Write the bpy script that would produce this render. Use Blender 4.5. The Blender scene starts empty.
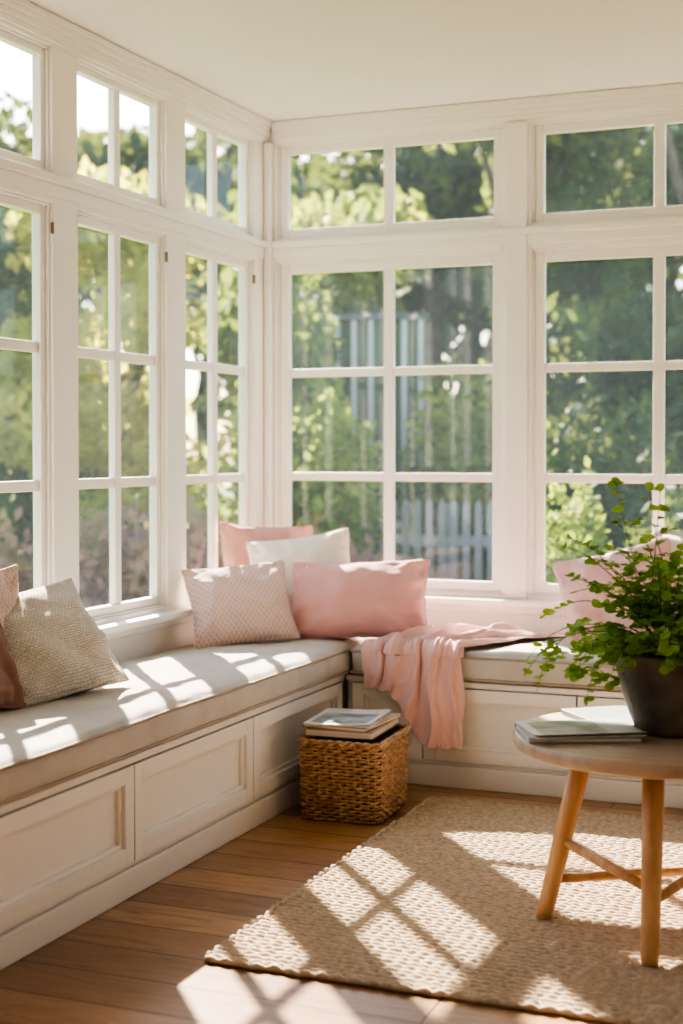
import bpy, bmesh, math, random
from math import sin, cos, pi, radians
from mathutils import Vector, Matrix, noise
random.seed(7)
S = bpy.context.scene
COL = S.collection
try:
    S.view_settings.look = 'AgX - High Contrast'
except Exception as ex:
    print(ex)

# ---------------------------------------------------------------- materials
def newmat(name):
    m = bpy.data.materials.new(name); m.use_nodes = True
    nt = m.node_tree; nt.nodes.clear()
    out = nt.nodes.new('ShaderNodeOutputMaterial')
    return m, nt, out
def N(nt, t, **kw):
    n = nt.nodes.new(t)
    for k, v in kw.items():
        if k.startswith('i_'):
            n.inputs[k[2:].replace('_', ' ')].default_value = v
        else:
            setattr(n, k, v)
    return n
def c4(c): return (c[0], c[1], c[2], 1)
def ramp(nt, stops):
    r = nt.nodes.new('ShaderNodeValToRGB')
    e = r.color_ramp.elements
    while len(e) < len(stops): e.new(0.5)
    for el, (p, c) in zip(e, stops):
        el.position = p; el.color = c4(c)
    return r
def simple(name, c1, c2, scale=5, rough=0.6, bump=0.1, bscale=60, dist=0.002, stretch=(1,1,1), sheen=0.0, spec=0.5, metallic=0):
    m, nt, out = newmat(name)
    tc = N(nt, 'ShaderNodeTexCoord'); mp = N(nt, 'ShaderNodeMapping')
    mp.inputs['Scale'].default_value = stretch
    nt.links.new(tc.outputs['Object'], mp.inputs['Vector'])
    n1 = N(nt, 'ShaderNodeTexNoise', i_Scale=scale, i_Detail=5.0)
    nt.links.new(mp.outputs[0], n1.inputs['Vector'])
    r = ramp(nt, [(0.3, c1), (0.7, c2)])
    nt.links.new(n1.outputs['Fac'], r.inputs[0])
    p = N(nt, 'ShaderNodeBsdfPrincipled')
    p.inputs['Roughness'].default_value = rough
    p.inputs['Metallic'].default_value = metallic
    p.inputs['Specular IOR Level'].default_value = spec
    p.inputs['Sheen Weight'].default_value = sheen
    nt.links.new(r.outputs[0], p.inputs['Base Color'])
    if bump:
        n2 = N(nt, 'ShaderNodeTexNoise', i_Scale=bscale, i_Detail=4.0)
        nt.links.new(mp.outputs[0], n2.inputs['Vector'])
        b = N(nt, 'ShaderNodeBump'); b.inputs['Strength'].default_value = bump
        b.inputs['Distance'].default_value = dist
        nt.links.new(n2.outputs['Fac'], b.inputs['Height'])
        nt.links.new(b.outputs[0], p.inputs['Normal'])
    nt.links.new(p.outputs[0], out.inputs[0])
    return m
def fabric(name, c1, c2, wscale=260, bump=0.35, pattern=None, cpat=None, dist=0.002):
    """woven cloth: two crossed wave textures as the weave + soft colour mottling"""
    m, nt, out = newmat(name)
    L = nt.links.new
    tc = N(nt, 'ShaderNodeTexCoord')
    n1 = N(nt, 'ShaderNodeTexNoise', i_Scale=9.0, i_Detail=6.0)
    L(tc.outputs['Object'], n1.inputs['Vector'])
    r = ramp(nt, [(0.3, c1), (0.7, c2)]); L(n1.outputs['Fac'], r.inputs[0])
    wx = N(nt, 'ShaderNodeTexWave', i_Scale=wscale/6.28, i_Distortion=1.2, bands_direction='X')
    wz = N(nt, 'ShaderNodeTexWave', i_Scale=wscale/6.28, i_Distortion=1.2, bands_direction='Z' if pattern != 'flat' else 'Y')
    L(tc.outputs['Object'], wx.inputs['Vector']); L(tc.outputs['Object'], wz.inputs['Vector'])
    mx = N(nt, 'ShaderNodeMath', operation='ADD'); L(wx.outputs['Fac'], mx.inputs[0]); L(wz.outputs['Fac'], mx.inputs[1])
    b = N(nt, 'ShaderNodeBump'); b.inputs['Strength'].default_value = bump; b.inputs['Distance'].default_value = dist
    p = N(nt, 'ShaderNodeBsdfPrincipled'); p.inputs['Roughness'].default_value = 0.9
    p.inputs['Specular IOR Level'].default_value = 0.2
    p.inputs['Sheen Weight'].default_value = 0.2
    col = r.outputs[0]; h = mx.outputs[0]
    if pattern == 'lattice':
        sp = N(nt, 'ShaderNodeSeparateXYZ'); L(tc.outputs['Object'], sp.inputs[0])
        outs = []
        for sgn in (1, -1):
            ma = N(nt, 'ShaderNodeMath', operation='MULTIPLY'); L(sp.outputs[2], ma.inputs[0]); ma.inputs[1].default_value = 0.75*sgn
            ab = N(nt, 'ShaderNodeMath', operation='ADD'); L(sp.outputs[0], ab.inputs[0]); L(ma.outputs[0], ab.inputs[1])
            fr = N(nt, 'ShaderNodeMath', operation='PINGPONG'); L(ab.outputs[0], fr.inputs[0]); fr.inputs[1].default_value = 0.0095
            dv = N(nt, 'ShaderNodeMath', operation='DIVIDE'); L(fr.outputs[0], dv.inputs[0]); dv.inputs[1].default_value = 0.0095
            outs.append(dv.outputs[0])
        mxx = N(nt, 'ShaderNodeMath', operation='MAXIMUM'); L(outs[0], mxx.inputs[0]); L(outs[1], mxx.inputs[1])
        vr = ramp(nt, [(0.5, (0,0,0)), (0.9, (0.75,)*3)]); L(mxx.outputs[0], vr.inputs[0])
        mixc = N(nt, 'ShaderNodeMix', data_type='RGBA')
        L(vr.outputs[0], mixc.inputs[0]); L(col, mixc.inputs[6]); mixc.inputs[7].default_value = c4(cpat)
        col = mixc.outputs[2]
        ad = N(nt, 'ShaderNodeMath', operation='MULTIPLY_ADD'); L(vr.outputs[0], ad.inputs[0]); ad.inputs[1].default_value = 2.0
        L(h, ad.inputs[2]); h = ad.outputs[0]
    if pattern == 'chunky':
        sp = N(nt, 'ShaderNodeSeparateXYZ'); cb = N(nt, 'ShaderNodeCombineXYZ')
        L(tc.outputs['Object'], sp.inputs[0]); L(sp.outputs[0], cb.inputs[0]); L(sp.outputs[2], cb.inputs[1])
        br = N(nt, 'ShaderNodeTexBrick', i_Scale=1.0)
        br.inputs['Brick Width'].default_value = 0.013; br.inputs['Row Height'].default_value = 0.0075
        br.inputs['Mortar Size'].default_value = 0.0013; br.inputs['Mortar Smooth'].default_value = 1.0
        br.inputs['Color1'].default_value = c4(cpat); br.inputs['Color2'].default_value = (cpat[0]*.85,cpat[1]*.84,cpat[2]*.81,1); br.inputs['Mortar'].default_value = c4(c1)
        nz = N(nt, 'ShaderNodeTexNoise', i_Scale=70.0); L(tc.outputs['Object'], nz.inputs['Vector'])
        av = N(nt, 'ShaderNodeVectorMath', operation='MULTIPLY_ADD'); L(nz.outputs['Color'], av.inputs[0]); av.inputs[1].default_value = (0.006,0.006,0); L(cb.outputs[0], av.inputs[2])
        L(av.outputs[0], br.inputs['Vector'])
        col = br.outputs['Color']
        iv = N(nt, 'ShaderNodeMath', operation='SUBTRACT'); iv.inputs[0].default_value = 1; L(br.outputs['Fac'], iv.inputs[1]); h = iv.outputs[0]
    L(h, b.inputs['Height']); L(b.outputs[0], p.inputs['Normal'])
    L(col, p.inputs['Base Color']); L(p.outputs[0], out.inputs[0])
    return m

M_paint = simple('white_paint', (0.82,0.79,0.75), (0.85,0.82,0.78), scale=2, rough=0.42, bump=0.05, bscale=35)
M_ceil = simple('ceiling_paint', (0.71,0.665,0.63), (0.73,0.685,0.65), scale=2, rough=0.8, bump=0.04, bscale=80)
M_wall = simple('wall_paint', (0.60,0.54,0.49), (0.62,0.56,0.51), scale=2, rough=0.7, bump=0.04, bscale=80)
M_seat = fabric('seat_linen', (0.51,0.472,0.43), (0.59,0.552,0.505), wscale=700, bump=0.3, pattern='flat')
M_pipe = fabric('piping_linen', (0.36,0.31,0.26), (0.44,0.38,0.32), wscale=700, bump=0.2)
M_pink = fabric('pink_cotton', (0.71,0.40,0.385), (0.76,0.45,0.43), wscale=900, bump=0.25)
M_blush = fabric('blush_cotton', (0.76,0.48,0.47), (0.80,0.54,0.53), wscale=900, bump=0.25)
M_coral = fabric('coral_cotton', (0.72,0.38,0.32), (0.78,0.45,0.39), wscale=900, bump=0.25)
M_cream = fabric('cream_linen', (0.83,0.77,0.70), (0.87,0.82,0.76), wscale=800, bump=0.3)
M_lat = fabric('lattice_weave', (0.68,0.47,0.43), (0.74,0.54,0.49), wscale=500, bump=0.5, pattern='lattice', cpat=(0.84,0.72,0.65))
M_beige = fabric('chunky_weave', (0.48,0.41,0.33), (0.46,0.39,0.31), wscale=400, bump=0.9, pattern='chunky', cpat=(0.82,0.76,0.68), dist=0.004)
M_rust = fabric('rust_cotton', (0.24,0.125,0.09), (0.32,0.17,0.125), wscale=800, bump=0.3)
M_throw = fabric('throw_gauze', (0.80,0.51,0.48), (0.85,0.58,0.55), wscale=400, bump=0.5, pattern='flat')
M_wick = simple('wicker', (0.27,0.145,0.07), (0.62,0.40,0.22), scale=55, rough=0.5, bump=0.2, bscale=200)
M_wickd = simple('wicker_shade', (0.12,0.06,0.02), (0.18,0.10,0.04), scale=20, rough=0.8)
M_oak = simple('oak_leg', (0.46,0.26,0.12), (0.62,0.38,0.20), scale=6, rough=0.4, bump=0.1, bscale=30, stretch=(8,8,0.6))
M_oaktop = simple('oak_top', (0.38,0.285,0.205), (0.56,0.44,0.335), scale=5, rough=0.33, bump=0.1, bscale=20, stretch=(1,12,1))
M_pot = simple('stone_pot', (0.060,0.050,0.042), (0.22,0.18,0.145), scale=9, rough=0.65, bump=0.6, bscale=40, dist=0.005)
M_soil = simple('soil', (0.03,0.02,0.012), (0.07,0.045,0.03), scale=30, rough=1, bump=1, bscale=60, dist=0.01)
M_paper = simple('paper_pages', (0.72,0.66,0.56), (0.82,0.77,0.68), scale=3, rough=0.8, bump=0.4, bscale=40, stretch=(1,1,40))
M_cover1 = simple('magazine_cover', (0.62,0.62,0.60), (0.74,0.74,0.72), scale=3, rough=0.3, bump=0)
M_pic1 = simple('printed_picture', (0.04,0.07,0.08), (0.50,0.57,0.60), scale=11, rough=0.3, bump=0)
M_cover2 = simple('tan_cover', (0.38,0.26,0.16), (0.46,0.32,0.21), scale=5, rough=0.5, bump=0.1)
M_cover3 = simple('grey_cover', (0.24,0.26,0.26), (0.34,0.36,0.35), scale=3, rough=0.4, bump=0)
M_cover4 = simple('green_cover', (0.38,0.42,0.39), (0.52,0.56,0.52), scale=4, rough=0.3, bump=0)
M_pic2 = simple('garden_picture', (0.04,0.08,0.04), (0.40,0.50,0.38), scale=13, rough=0.3, bump=0)
M_lawn = simple('lawn_grass', (0.05,0.12,0.025), (0.15,0.25,0.06), scale=2, rough=1, bump=0.6, bscale=30, dist=0.05)
M_bark = simple('bark', (0.08,0.06,0.045), (0.18,0.14,0.11), scale=8, rough=0.9, bump=0.8, bscale=14, dist=0.02)
M_fence = simple('fence_paint', (0.24,0.27,0.28), (0.31,0.34,0.35), scale=3, rough=0.6)
M_siding = simple('house_siding', (0.30,0.35,0.38), (0.38,0.42,0.44), scale=3, rough=0.8, stretch=(1,1,8))
M_reflbar = simple('reflection_bar_paint', (0.40,0.44,0.44), (0.48,0.52,0.52), scale=3, rough=0.6)
M_reflback = simple('reflection_backing', (0.03,0.06,0.03), (0.07,0.12,0.06), scale=2, rough=0.8)
M_roof = simple('roof_shingle', (0.04,0.07,0.04), (0.07,0.10,0.06), scale=12, rough=0.9)
M_brass = simple('hinge_metal', (0.14,0.10,0.07), (0.20,0.14,0.10), scale=20, rough=0.5, metallic=0)
M_stem = simple('plant_stem', (0.07,0.05,0.02), (0.12,0.10,0.03), scale=20, rough=0.6)

def leafmat(name, c1, c2, c3, scale=1.5, trans=0.5, tint=0.3):
    m, nt, out = newmat(name); L = nt.links.new
    tc = N(nt, 'ShaderNodeTexCoord')
    n1 = N(nt, 'ShaderNodeTexNoise', i_Scale=scale, i_Detail=6.0, i_Roughness=0.7); L(tc.outputs['Object'], n1.inputs['Vector'])
    r = ramp(nt, [(0.3, c1), (0.52, c2), (0.72, c3)]); L(n1.outputs['Fac'], r.inputs[0])
    d = N(nt, 'ShaderNodeBsdfPrincipled'); d.inputs['Roughness'].default_value = 0.6; d.inputs['Specular IOR Level'].default_value = 0.25; L(r.outputs[0], d.inputs['Base Color'])
    t = N(nt, 'ShaderNodeBsdfTranslucent')
    g = N(nt, 'ShaderNodeMix', data_type='RGBA'); g.inputs[0].default_value = tint
    L(r.outputs[0], g.inputs[6]); g.inputs[7].default_value = (0.60,0.62,0.08,1); L(g.outputs[2], t.inputs['Color'])
    mx = N(nt, 'ShaderNodeMixShader'); mx.inputs[0].default_value = trans
    L(d.outputs[0], mx.inputs[1]); L(t.outputs[0], mx.inputs[2]); L(mx.outputs[0], out.inputs[0])
    return m
M_leaf = leafmat('tree_leaves', (0.018,0.060,0.014), (0.08,0.16,0.03), (0.40,0.44,0.07), 1.3, 0.45)  # lightest tone paints sunlit yellow-green spots into the foliage
M_leafd = leafmat('dark_leaves', (0.008,0.035,0.010), (0.030,0.080,0.020), (0.18,0.28,0.04), 1.5, 0.28)
M_leafy = leafmat('yellow_green_leaves', (0.12,0.18,0.025), (0.52,0.50,0.08), (0.88,0.76,0.16), 2.0, 0.62, 0.25)
M_leafm = leafmat('fresh_green_leaves', (0.04,0.10,0.015), (0.20,0.28,0.04), (0.62,0.60,0.12), 1.8, 0.5, 0.22)
M_leafr = leafmat('reddish_leaves', (0.16,0.075,0.06), (0.34,0.18,0.15), (0.14,0.20,0.06), 2.5, 0.25)
M_fern = leafmat('houseplant_leaves', (0.09,0.22,0.04), (0.20,0.39,0.08), (0.42,0.60,0.16), 9, 0.52)

def glassmat():
    m, nt, out = newmat('hazy_dusty_glass'); L = nt.links.new
    tc = N(nt, 'ShaderNodeTexCoord')
    n = N(nt, 'ShaderNodeTexNoise', i_Scale=0.9, i_Detail=1.0); L(tc.outputs['Object'], n.inputs['Vector'])
    r = ramp(nt, [(0.3, (0.012,)*3), (0.75, (0.030,)*3)]); L(n.outputs['Fac'], r.inputs[0])
    vo = N(nt, 'ShaderNodeTexVoronoi', i_Scale=34.0); L(tc.outputs['Object'], vo.inputs['Vector'])
    vr = ramp(nt, [(0.05, (0.10,)*3), (0.10, (0,)*3)]); L(vo.outputs['Distance'], vr.inputs[0])
    ad = N(nt, 'ShaderNodeMath', operation='ADD'); L(r.outputs[0], ad.inputs[0]); L(vr.outputs[0], ad.inputs[1])
    tr = N(nt, 'ShaderNodeBsdfTransparent')
    gl = N(nt, 'ShaderNodeBsdfGlossy'); gl.inputs['Roughness'].default_value = 0.02
    lw = N(nt, 'ShaderNodeLayerWeight', i_Blend=0.5)
    pw = N(nt, 'ShaderNodeMath', operation='POWER'); L(lw.outputs['Facing'], pw.inputs[0]); pw.inputs[1].default_value = 5
    fr = N(nt, 'ShaderNodeMath', operation='MULTIPLY_ADD'); L(pw.outputs[0], fr.inputs[0]); fr.inputs[1].default_value = 0.8; fr.inputs[2].default_value = 0.03
    m1 = N(nt, 'ShaderNodeMixShader'); L(fr.outputs[0], m1.inputs[0]); L(tr.outputs[0], m1.inputs[1]); L(gl.outputs[0], m1.inputs[2])
    tl = N(nt, 'ShaderNodeBsdfTranslucent'); tl.inputs['Color'].default_value = (0.72,0.88,1.0,1)  # bluish translucent layer puts haze and glare into the glass, along with dust
    m2 = N(nt, 'ShaderNodeMixShader'); L(ad.outputs[0], m2.inputs[0]); L(m1.outputs[0], m2.inputs[1]); L(tl.outputs[0], m2.inputs[2])
    L(m2.outputs[0], out.inputs[0])
    return m
M_glass = glassmat()

def floormat():
    m, nt, out = newmat('wood_planks'); L = nt.links.new
    tc = N(nt, 'ShaderNodeTexCoord')
    br = N(nt, 'ShaderNodeTexBrick', i_Scale=1.0)
    br.offset = 0.37; br.inputs['Brick Width'].default_value = 2.6; br.inputs['Row Height'].default_value = 0.17
    br.inputs['Mortar Size'].default_value = 0.0032; br.inputs['Mortar Smooth'].default_value = 0.3; br.inputs['Bias'].default_value = 0
    br.inputs['Color1'].default_value = (0,0,0,1); br.inputs['Color2'].default_value = (1,1,1,1); br.inputs['Mortar'].default_value = (0.5,0.5,0.5,1)
    L(tc.outputs['Object'], br.inputs['Vector'])
    r = ramp(nt, [(0.0, (0.25,0.132,0.060)), (0.5, (0.34,0.188,0.090)), (1.0, (0.45,0.265,0.135))]); L(br.outputs['Color'], r.inputs[0])
    mp = N(nt, 'ShaderNodeMapping'); mp.inputs['Scale'].default_value = (1.0,8,1); L(tc.outputs['Object'], mp.inputs['Vector'])
    sh = N(nt, 'ShaderNodeVectorMath', operation='MULTIPLY_ADD'); L(br.outputs['Color'], sh.inputs[0]); sh.inputs[1].default_value = (7,3,5); L(mp.outputs[0], sh.inputs[2])
    n = N(nt, 'ShaderNodeTexNoise', i_Scale=3.0, i_Detail=9.0, i_Roughness=0.68, i_Distortion=2.2); L(sh.outputs[0], n.inputs['Vector'])
    r2 = ramp(nt, [(0.32, (0.55,0.51,0.47)), (0.5, (0.95,0.94,0.93)), (0.7, (1.15,1.15,1.15))]); L(n.outputs['Fac'], r2.inputs[0])
    mu = N(nt, 'ShaderNodeMix', data_type='RGBA', blend_type='MULTIPLY'); mu.inputs[0].default_value = 1
    L(r.outputs[0], mu.inputs[6]); L(r2.outputs[0], mu.inputs[7])
    dk = N(nt, 'ShaderNodeMix', data_type='RGBA'); L(br.outputs['Fac'], dk.inputs[0]); L(mu.outputs[2], dk.inputs[6]); dk.inputs[7].default_value = (0.035,0.016,0.007,1)
    p = N(nt, 'ShaderNodeBsdfPrincipled'); p.inputs['Roughness'].default_value = 0.30
    L(dk.outputs[2], p.inputs['Base Color'])
    sb = N(nt, 'ShaderNodeMath', operation='SUBTRACT'); L(n.outputs['Fac'], sb.inputs[0])
    m3 = N(nt, 'ShaderNodeMath', operation='MULTIPLY'); L(br.outputs['Fac'], m3.inputs[0]); m3.inputs[1].default_value = 3; L(m3.outputs[0], sb.inputs[1])
    b = N(nt, 'ShaderNodeBump'); b.inputs['Strength'].default_value = 0.3; b.inputs['Distance'].default_value = 0.002
    L(sb.outputs[0], b.inputs['Height']); L(b.outputs[0], p.inputs['Normal']); L(p.outputs[0], out.inputs[0])
    return m
M_floor = floormat()
M_jute = simple('jute', (0.42,0.33,0.24), (0.62,0.51,0.39), scale=60, rough=0.95, bump=0.6, bscale=260, dist=0.003, spec=0.1)

# ---------------------------------------------------------------- helpers
def setk(o, kind): o['kind'] = kind
def thing(o, label, cat, group=None):
    o['label'] = label; o['category'] = cat
    if group: o['group'] = group
    return o
def mk(name, verts, faces, mat, base=(0,0,0), parent=None, smooth=False, rot=None):
    me = bpy.data.meshes.new(name)
    b = Vector(base)
    me.from_pydata([Vector(v)-b for v in verts], [], faces)
    me.materials.append(mat)
    if smooth:
        me.polygons.foreach_set('use_smooth', [True]*len(me.polygons))
    me.update()
    o = bpy.data.objects.new(name, me); COL.objects.link(o)
    if parent: o.parent = parent
    else: o.location = b
    if rot: o.rotation_euler = rot
    return o
def empty(name, loc, rot=(0,0,0)):
    e = bpy.data.objects.new(name, None); e.empty_display_size = 0.1
    e.location = loc; e.rotation_euler = rot; COL.objects.link(e); return e
class Geo:
    def __init__(s): s.v = []; s.f = []
    def box(s, x0,x1,y0,y1,z0,z1):
        x0,x1 = sorted((x0,x1)); y0,y1 = sorted((y0,y1)); z0,z1 = sorted((z0,z1))
        i = len(s.v)
        s.v += [(x0,y0,z0),(x1,y0,z0),(x1,y1,z0),(x0,y1,z0),(x0,y0,z1),(x1,y0,z1),(x1,y1,z1),(x0,y1,z1)]
        s.f += [tuple(i+k for k in q) for q in [(0,3,2,1),(4,5,6,7),(0,1,5,4),(1,2,6,5),(2,3,7,6),(3,0,4,7)]]
    def tube(s, path, r, n=8, closed=False, rads=None):
        P = [Vector(p) for p in path]; m = len(P); i0 = len(s.v); up = None
        for k in range(m):
            if closed: t = P[(k+1)%m]-P[k-1]
            else: t = P[min(k+1,m-1)]-P[max(k-1,0)]
            if t.length < 1e-9: t = Vector((0,0,1))
            t.normalize()
            if up is None:
                up = Vector((0,0,1)) if abs(t.z) < 0.9 else Vector((1,0,0))
            a = (up - t*up.dot(t))
            if a.length < 1e-6: a = t.orthogonal()
            a.normalize(); up = a; b = t.cross(a)
            rr = rads[k] if rads else r
            for j in range(n):
                th = 2*pi*j/n
                s.v.append(tuple(P[k]+a*(rr*cos(th))+b*(rr*sin(th))))
        for k in range(m if closed else m-1):
            k2 = (k+1)%m
            for j in range(n):
                j2 = (j+1)%n
                s.f.append((i0+k*n+j, i0+k*n+j2, i0+k2*n+j2, i0+k2*n+j))
        if not closed:
            s.f.append(tuple(i0+j for j in reversed(range(n))))
            s.f.append(tuple(i0+(m-1)*n+j for j in range(n)))
    def lathe(s, prof, c, n=40):
        i0 = len(s.v)
        for (r, z) in prof:
            for j in range(n):
                th = 2*pi*j/n
                s.v.append((c[0]+r*cos(th), c[1]+r*sin(th), c[2]+z))
        for k in range(len(prof)-1):
            for j in range(n):
                j2 = (j+1)%n
                s.f.append((i0+k*n+j, i0+k*n+j2, i0+(k+1)*n+j2, i0+(k+1)*n+j))
    def obj(s, name, mat, base=(0,0,0), parent=None, smooth=False, bevel=0, rot=None, seg=2):
        o = mk(name, s.v, s.f, mat, base, parent, smooth, rot)
        if bevel:
            b = o.modifiers.new('bevel', 'BEVEL'); b.width = bevel; b.segments = seg; b.limit_method = 'ANGLE'
            b.harden_normals = False
        return o

# ---------------------------------------------------------------- room shell
CZ = 2.66
XR, YF = 4.4, -7.2
TH = 0.078
g = Geo(); g.box(-TH, XR+0.1, YF-0.1, TH, -0.12, 0); floor = g.obj('floor', M_floor); setk(floor,'structure')
g = Geo(); g.box(-0.12, XR+0.1, YF-0.1, 0.12, CZ, CZ+0.15); o = g.obj('ceiling', M_ceil); setk(o,'structure')
g = Geo(); g.box(XR, XR+0.1, YF, TH, 0, CZ); o = g.obj('wall_right', M_wall); setk(o,'structure')
g = Geo(); g.box(-TH, XR, YF-0.1, YF, 0, CZ); o = g.obj('wall_front', M_wall); setk(o,'structure')

ZB, ZM, ZT0, ZT1 = 0.661, 2.057, 2.158, 2.566     # main bottom/top, transom bottom/top
Lop = [(-0.737-0.762*k, -0.125-0.762*k) for k in range(6)]
Bop = [(0.045+1.127*k, 1.052+1.127*k) for k in range(3)]
g = Geo()   # left wall
g.box(-TH, 0, YF, TH, 0, ZB); g.box(-TH, 0, YF, TH, ZT1, CZ)
ys = [0.0] + [v for (a,b) in Lop for v in (b, a)] + [YF]
for i in range(0, len(ys), 2):
    g.box(-TH, 0, ys[i+1], ys[i] if i else TH, ZB, ZT1)
for (a,b) in Lop: g.box(-TH, 0, a, b, ZM, ZT0)
g.obj('wall_left', M_paint, bevel=0.004)['kind'] = 'structure'
g = Geo()   # back wall
g.box(0, XR, 0, TH, 0, ZB); g.box(0, XR, 0, TH, ZT1, CZ)
xs = [0.0] + [v for ab in Bop for v in ab] + [XR]
for i in range(0, len(xs), 2):
    g.box(xs[i], xs[i+1], 0, TH, ZB, ZT1)
for (a,b) in Bop: g.box(a, b, 0, TH, ZM, ZT0)
g.obj('wall_back', M_paint, bevel=0.004)['kind'] = 'structure'

# windows ------------------------------------------------------------
wn = [0]
def window(axis, a0, a1, z0, z1, rows, cols, stile, mull, hinge=False):
    """axis 'x': on left wall (plane x=0, a = y). axis 'y': on back wall (a = x)"""
    wn[0] += 1
    def bx(g, a, b, za, zb, d0, d1):      # d = distance outward
        if axis == 'x': g.box(-d0, -d1, a, b, za, zb)
        else: g.box(a, b, d0, d1, za, zb)
    base = ((-0.05, (a0+a1)/2, z0) if axis == 'x' else ((a0+a1)/2, 0.05, z0))
    g = Geo()
    e = 0.004
    for (a,b,c,d) in [(a0,a0+e*2,z0,z1),(a1-e*2,a1,z0,z1),(a0+e*2,a1-e*2,z0,z0+e*2),(a0+e*2,a1-e*2,z1-e*2,z1)]:
        bx(g, a, b, c, d, 0.012, 0.060)
    b0, b1, c0, c1 = a0+e*2, a1-e*2, z0+e*2, z1-e*2
    bx(g, b0, b0+stile, c0, c1, 0.024, 0.058); bx(g, b1-stile, b1, c0, c1, 0.024, 0.058)
    bx(g, b0+stile, b1-stile, c0, c0+stile, 0.024, 0.058); bx(g, b0+stile, b1-stile, c1-stile, c1, 0.024, 0.058)
    o = g.obj('window_%d' % wn[0], M_paint, base=base, bevel=0.003); setk(o,'structure')
    i0, i1, k0, k1 = b0+stile, b1-stile, c0+stile, c1-stile
    g = Geo()
    w = (i1-i0-mull*(cols-1))/cols
    for c in range(1, cols):
        a = i0 + c*w + (c-1)*mull
        bx(g, a, a+mull, k0, k1, 0.030, 0.058)
    h = (k1-k0-0.036*(rows-1))/rows
    for r in range(1, rows):
        z = k0 + r*h + (r-1)*0.036
        for c in range(cols):
            a = i0 + c*(w+mull)
            bx(g, a, a+w, z, z+0.036, 0.032, 0.056)
    mo = g.obj('muntin', M_paint, base=base, parent=o, bevel=0.004)
    g = Geo()
    if axis == 'x': g.v = [(-0.05,i0,k0),(-0.05,i1,k0),(-0.05,i1,k1),(-0.05,i0,k1)]
    else: g.v = [(i0,0.05,k0),(i1,0.05,k0),(i1,0.05,k1),(i0,0.05,k1)]
    g.f = [(0,1,2,3)]
    g.obj('glass_pane', M_glass, base=base, parent=o)
    if hinge:
        for z in (z1-0.10,):
            g = Geo()
            g.box(-0.008, 0.003, a1-0.004, a1+0.003, z, z+0.038)
            g.obj('hinge', M_brass, base=base, parent=o, bevel=0.002)
for (a,b) in Lop:
    window('x', a, b, ZB, ZM, 3, 2, 0.030, 0.042, hinge=True)
    window('x', a, b, ZT0, ZT1, 1, 2, 0.024, 0.042)
for (a,b) in Bop:
    window('y', a, b, ZB, ZM, 3, 2, 0.040, 0.044)
    window('y', a, b, ZT0, ZT1, 1, 2, 0.036, 0.044)

tn = [0]
def trim(boxes, bevel=0.003):
    tn[0] += 1
    g = Geo()
    for b in boxes: g.box(*b)
    o = g.obj('trim_%d' % tn[0], M_paint, bevel=bevel); setk(o,'structure')
trim([(0, 0.010+0.007*i, YF, 0, CZ-0.082+0.02*i, CZ-0.062+0.02*i) for i in range(4)], 0.002)
trim([(0.032, XR, -0.010-0.007*i, 0, CZ-0.082+0.02*i, CZ-0.062+0.02*i) for i in range(4)], 0.002)
trim([(0, 0.022, YF, 0, 2.118, 2.146), (0, 0.008, YF, 0, 2.078, 2.118)])
trim([(0.022, XR, -0.022, 0, 2.118, 2.146), (0.008, XR, -0.008, 0, 2.078, 2.118)])
trim([(0, 0.065, YF, 0, 0.618, 0.645), (0, 0.02, YF, 0, 0.585, 0.618)], 0.006)
trim([(0.065, XR, -0.065, 0, 0.618, 0.645), (0.02, XR, -0.02, 0, 0.585, 0.618)], 0.006)
trim([(0.0, 0.03, -0.04, 0, 0.645, CZ-0.09)], 0.006)
for k in range(2):
    x = 1.112+1.127*k
    trim([(x-0.044, x+0.044, -0.014, 0, 0.645, CZ-0.09)])

# ---------------------------------------------------------------- bench
BT = 0.395
def bench(name, rect, front_axis, spans, label):
    x0,x1,y0,y1 = rect
    base = ((x0+x1)/2, (y0+y1)/2, 0)
    e = empty(name, base); thing(e, label, 'bench')
    g = Geo(); g.box(x0,x1,y0,y1,0.0,BT-0.022); g.obj('body', M_paint, base=base, parent=e)
    def fb(g, a, b, z0, z1, o):
        if front_axis == 'x': g.box(x1, x1+o, a, b, z0, z1)
        else: g.box(a, b, y0, y0-o, z0, z1)
    a0, a1 = (y0, y1) if front_axis == 'x' else (x0, x1)
    g = Geo(); fb(g, a0, a1, 0, 0.080, 0.026); fb(g, a0, a1, 0.080, 0.095, 0.014)
    g.obj('plinth', M_paint, base=base, parent=e, bevel=0.004)
    g = Geo()
    if front_axis == 'x': g.box(x0, x1+0.024, y0, y1, BT-0.022, BT)
    else: g.box(x0, x1, y0-0.024, y1, BT-0.022, BT)
    g.obj('seat_board', M_paint, base=base, parent=e, bevel=0.004)
    for (a, b) in spans:
        g = Geo(); a += 0.003; b -= 0.003; z0, z1 = 0.098, BT-0.026; s = 0.046
        D = 0.028
        fb(g, a, a+s, z0, z1, D); fb(g, b-s, b, z0, z1, D)
        fb(g, a+s, b-s, z0, z0+s, D); fb(g, a+s, b-s, z1-s, z1, D)
        fb(g, a+s, b-s, z0+s, z1-s, 0.003)
        m = 0.013
        for q in ((a+s, a+s+m, z0+s, z1-s), (b-s-m, b-s, z0+s, z1-s), (a+s+m, b-s-m, z0+s, z0+s+m), (a+s+m, b-s-m, z1-s-m, z1-s)):
            fb(g, *q, 0.015)
        g.obj('panel', M_paint, base=base, parent=e, bevel=0.003)
    return e
bench('window_bench', (0.001, 0.576, -4.5, -0.001), 'x', [(-1.4,-0.62),(-2.17,-1.4),(-2.94,-2.17),(-3.71,-2.94),(-4.48,-3.71)],
      'long white panelled window bench along the hinged windows')
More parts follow.
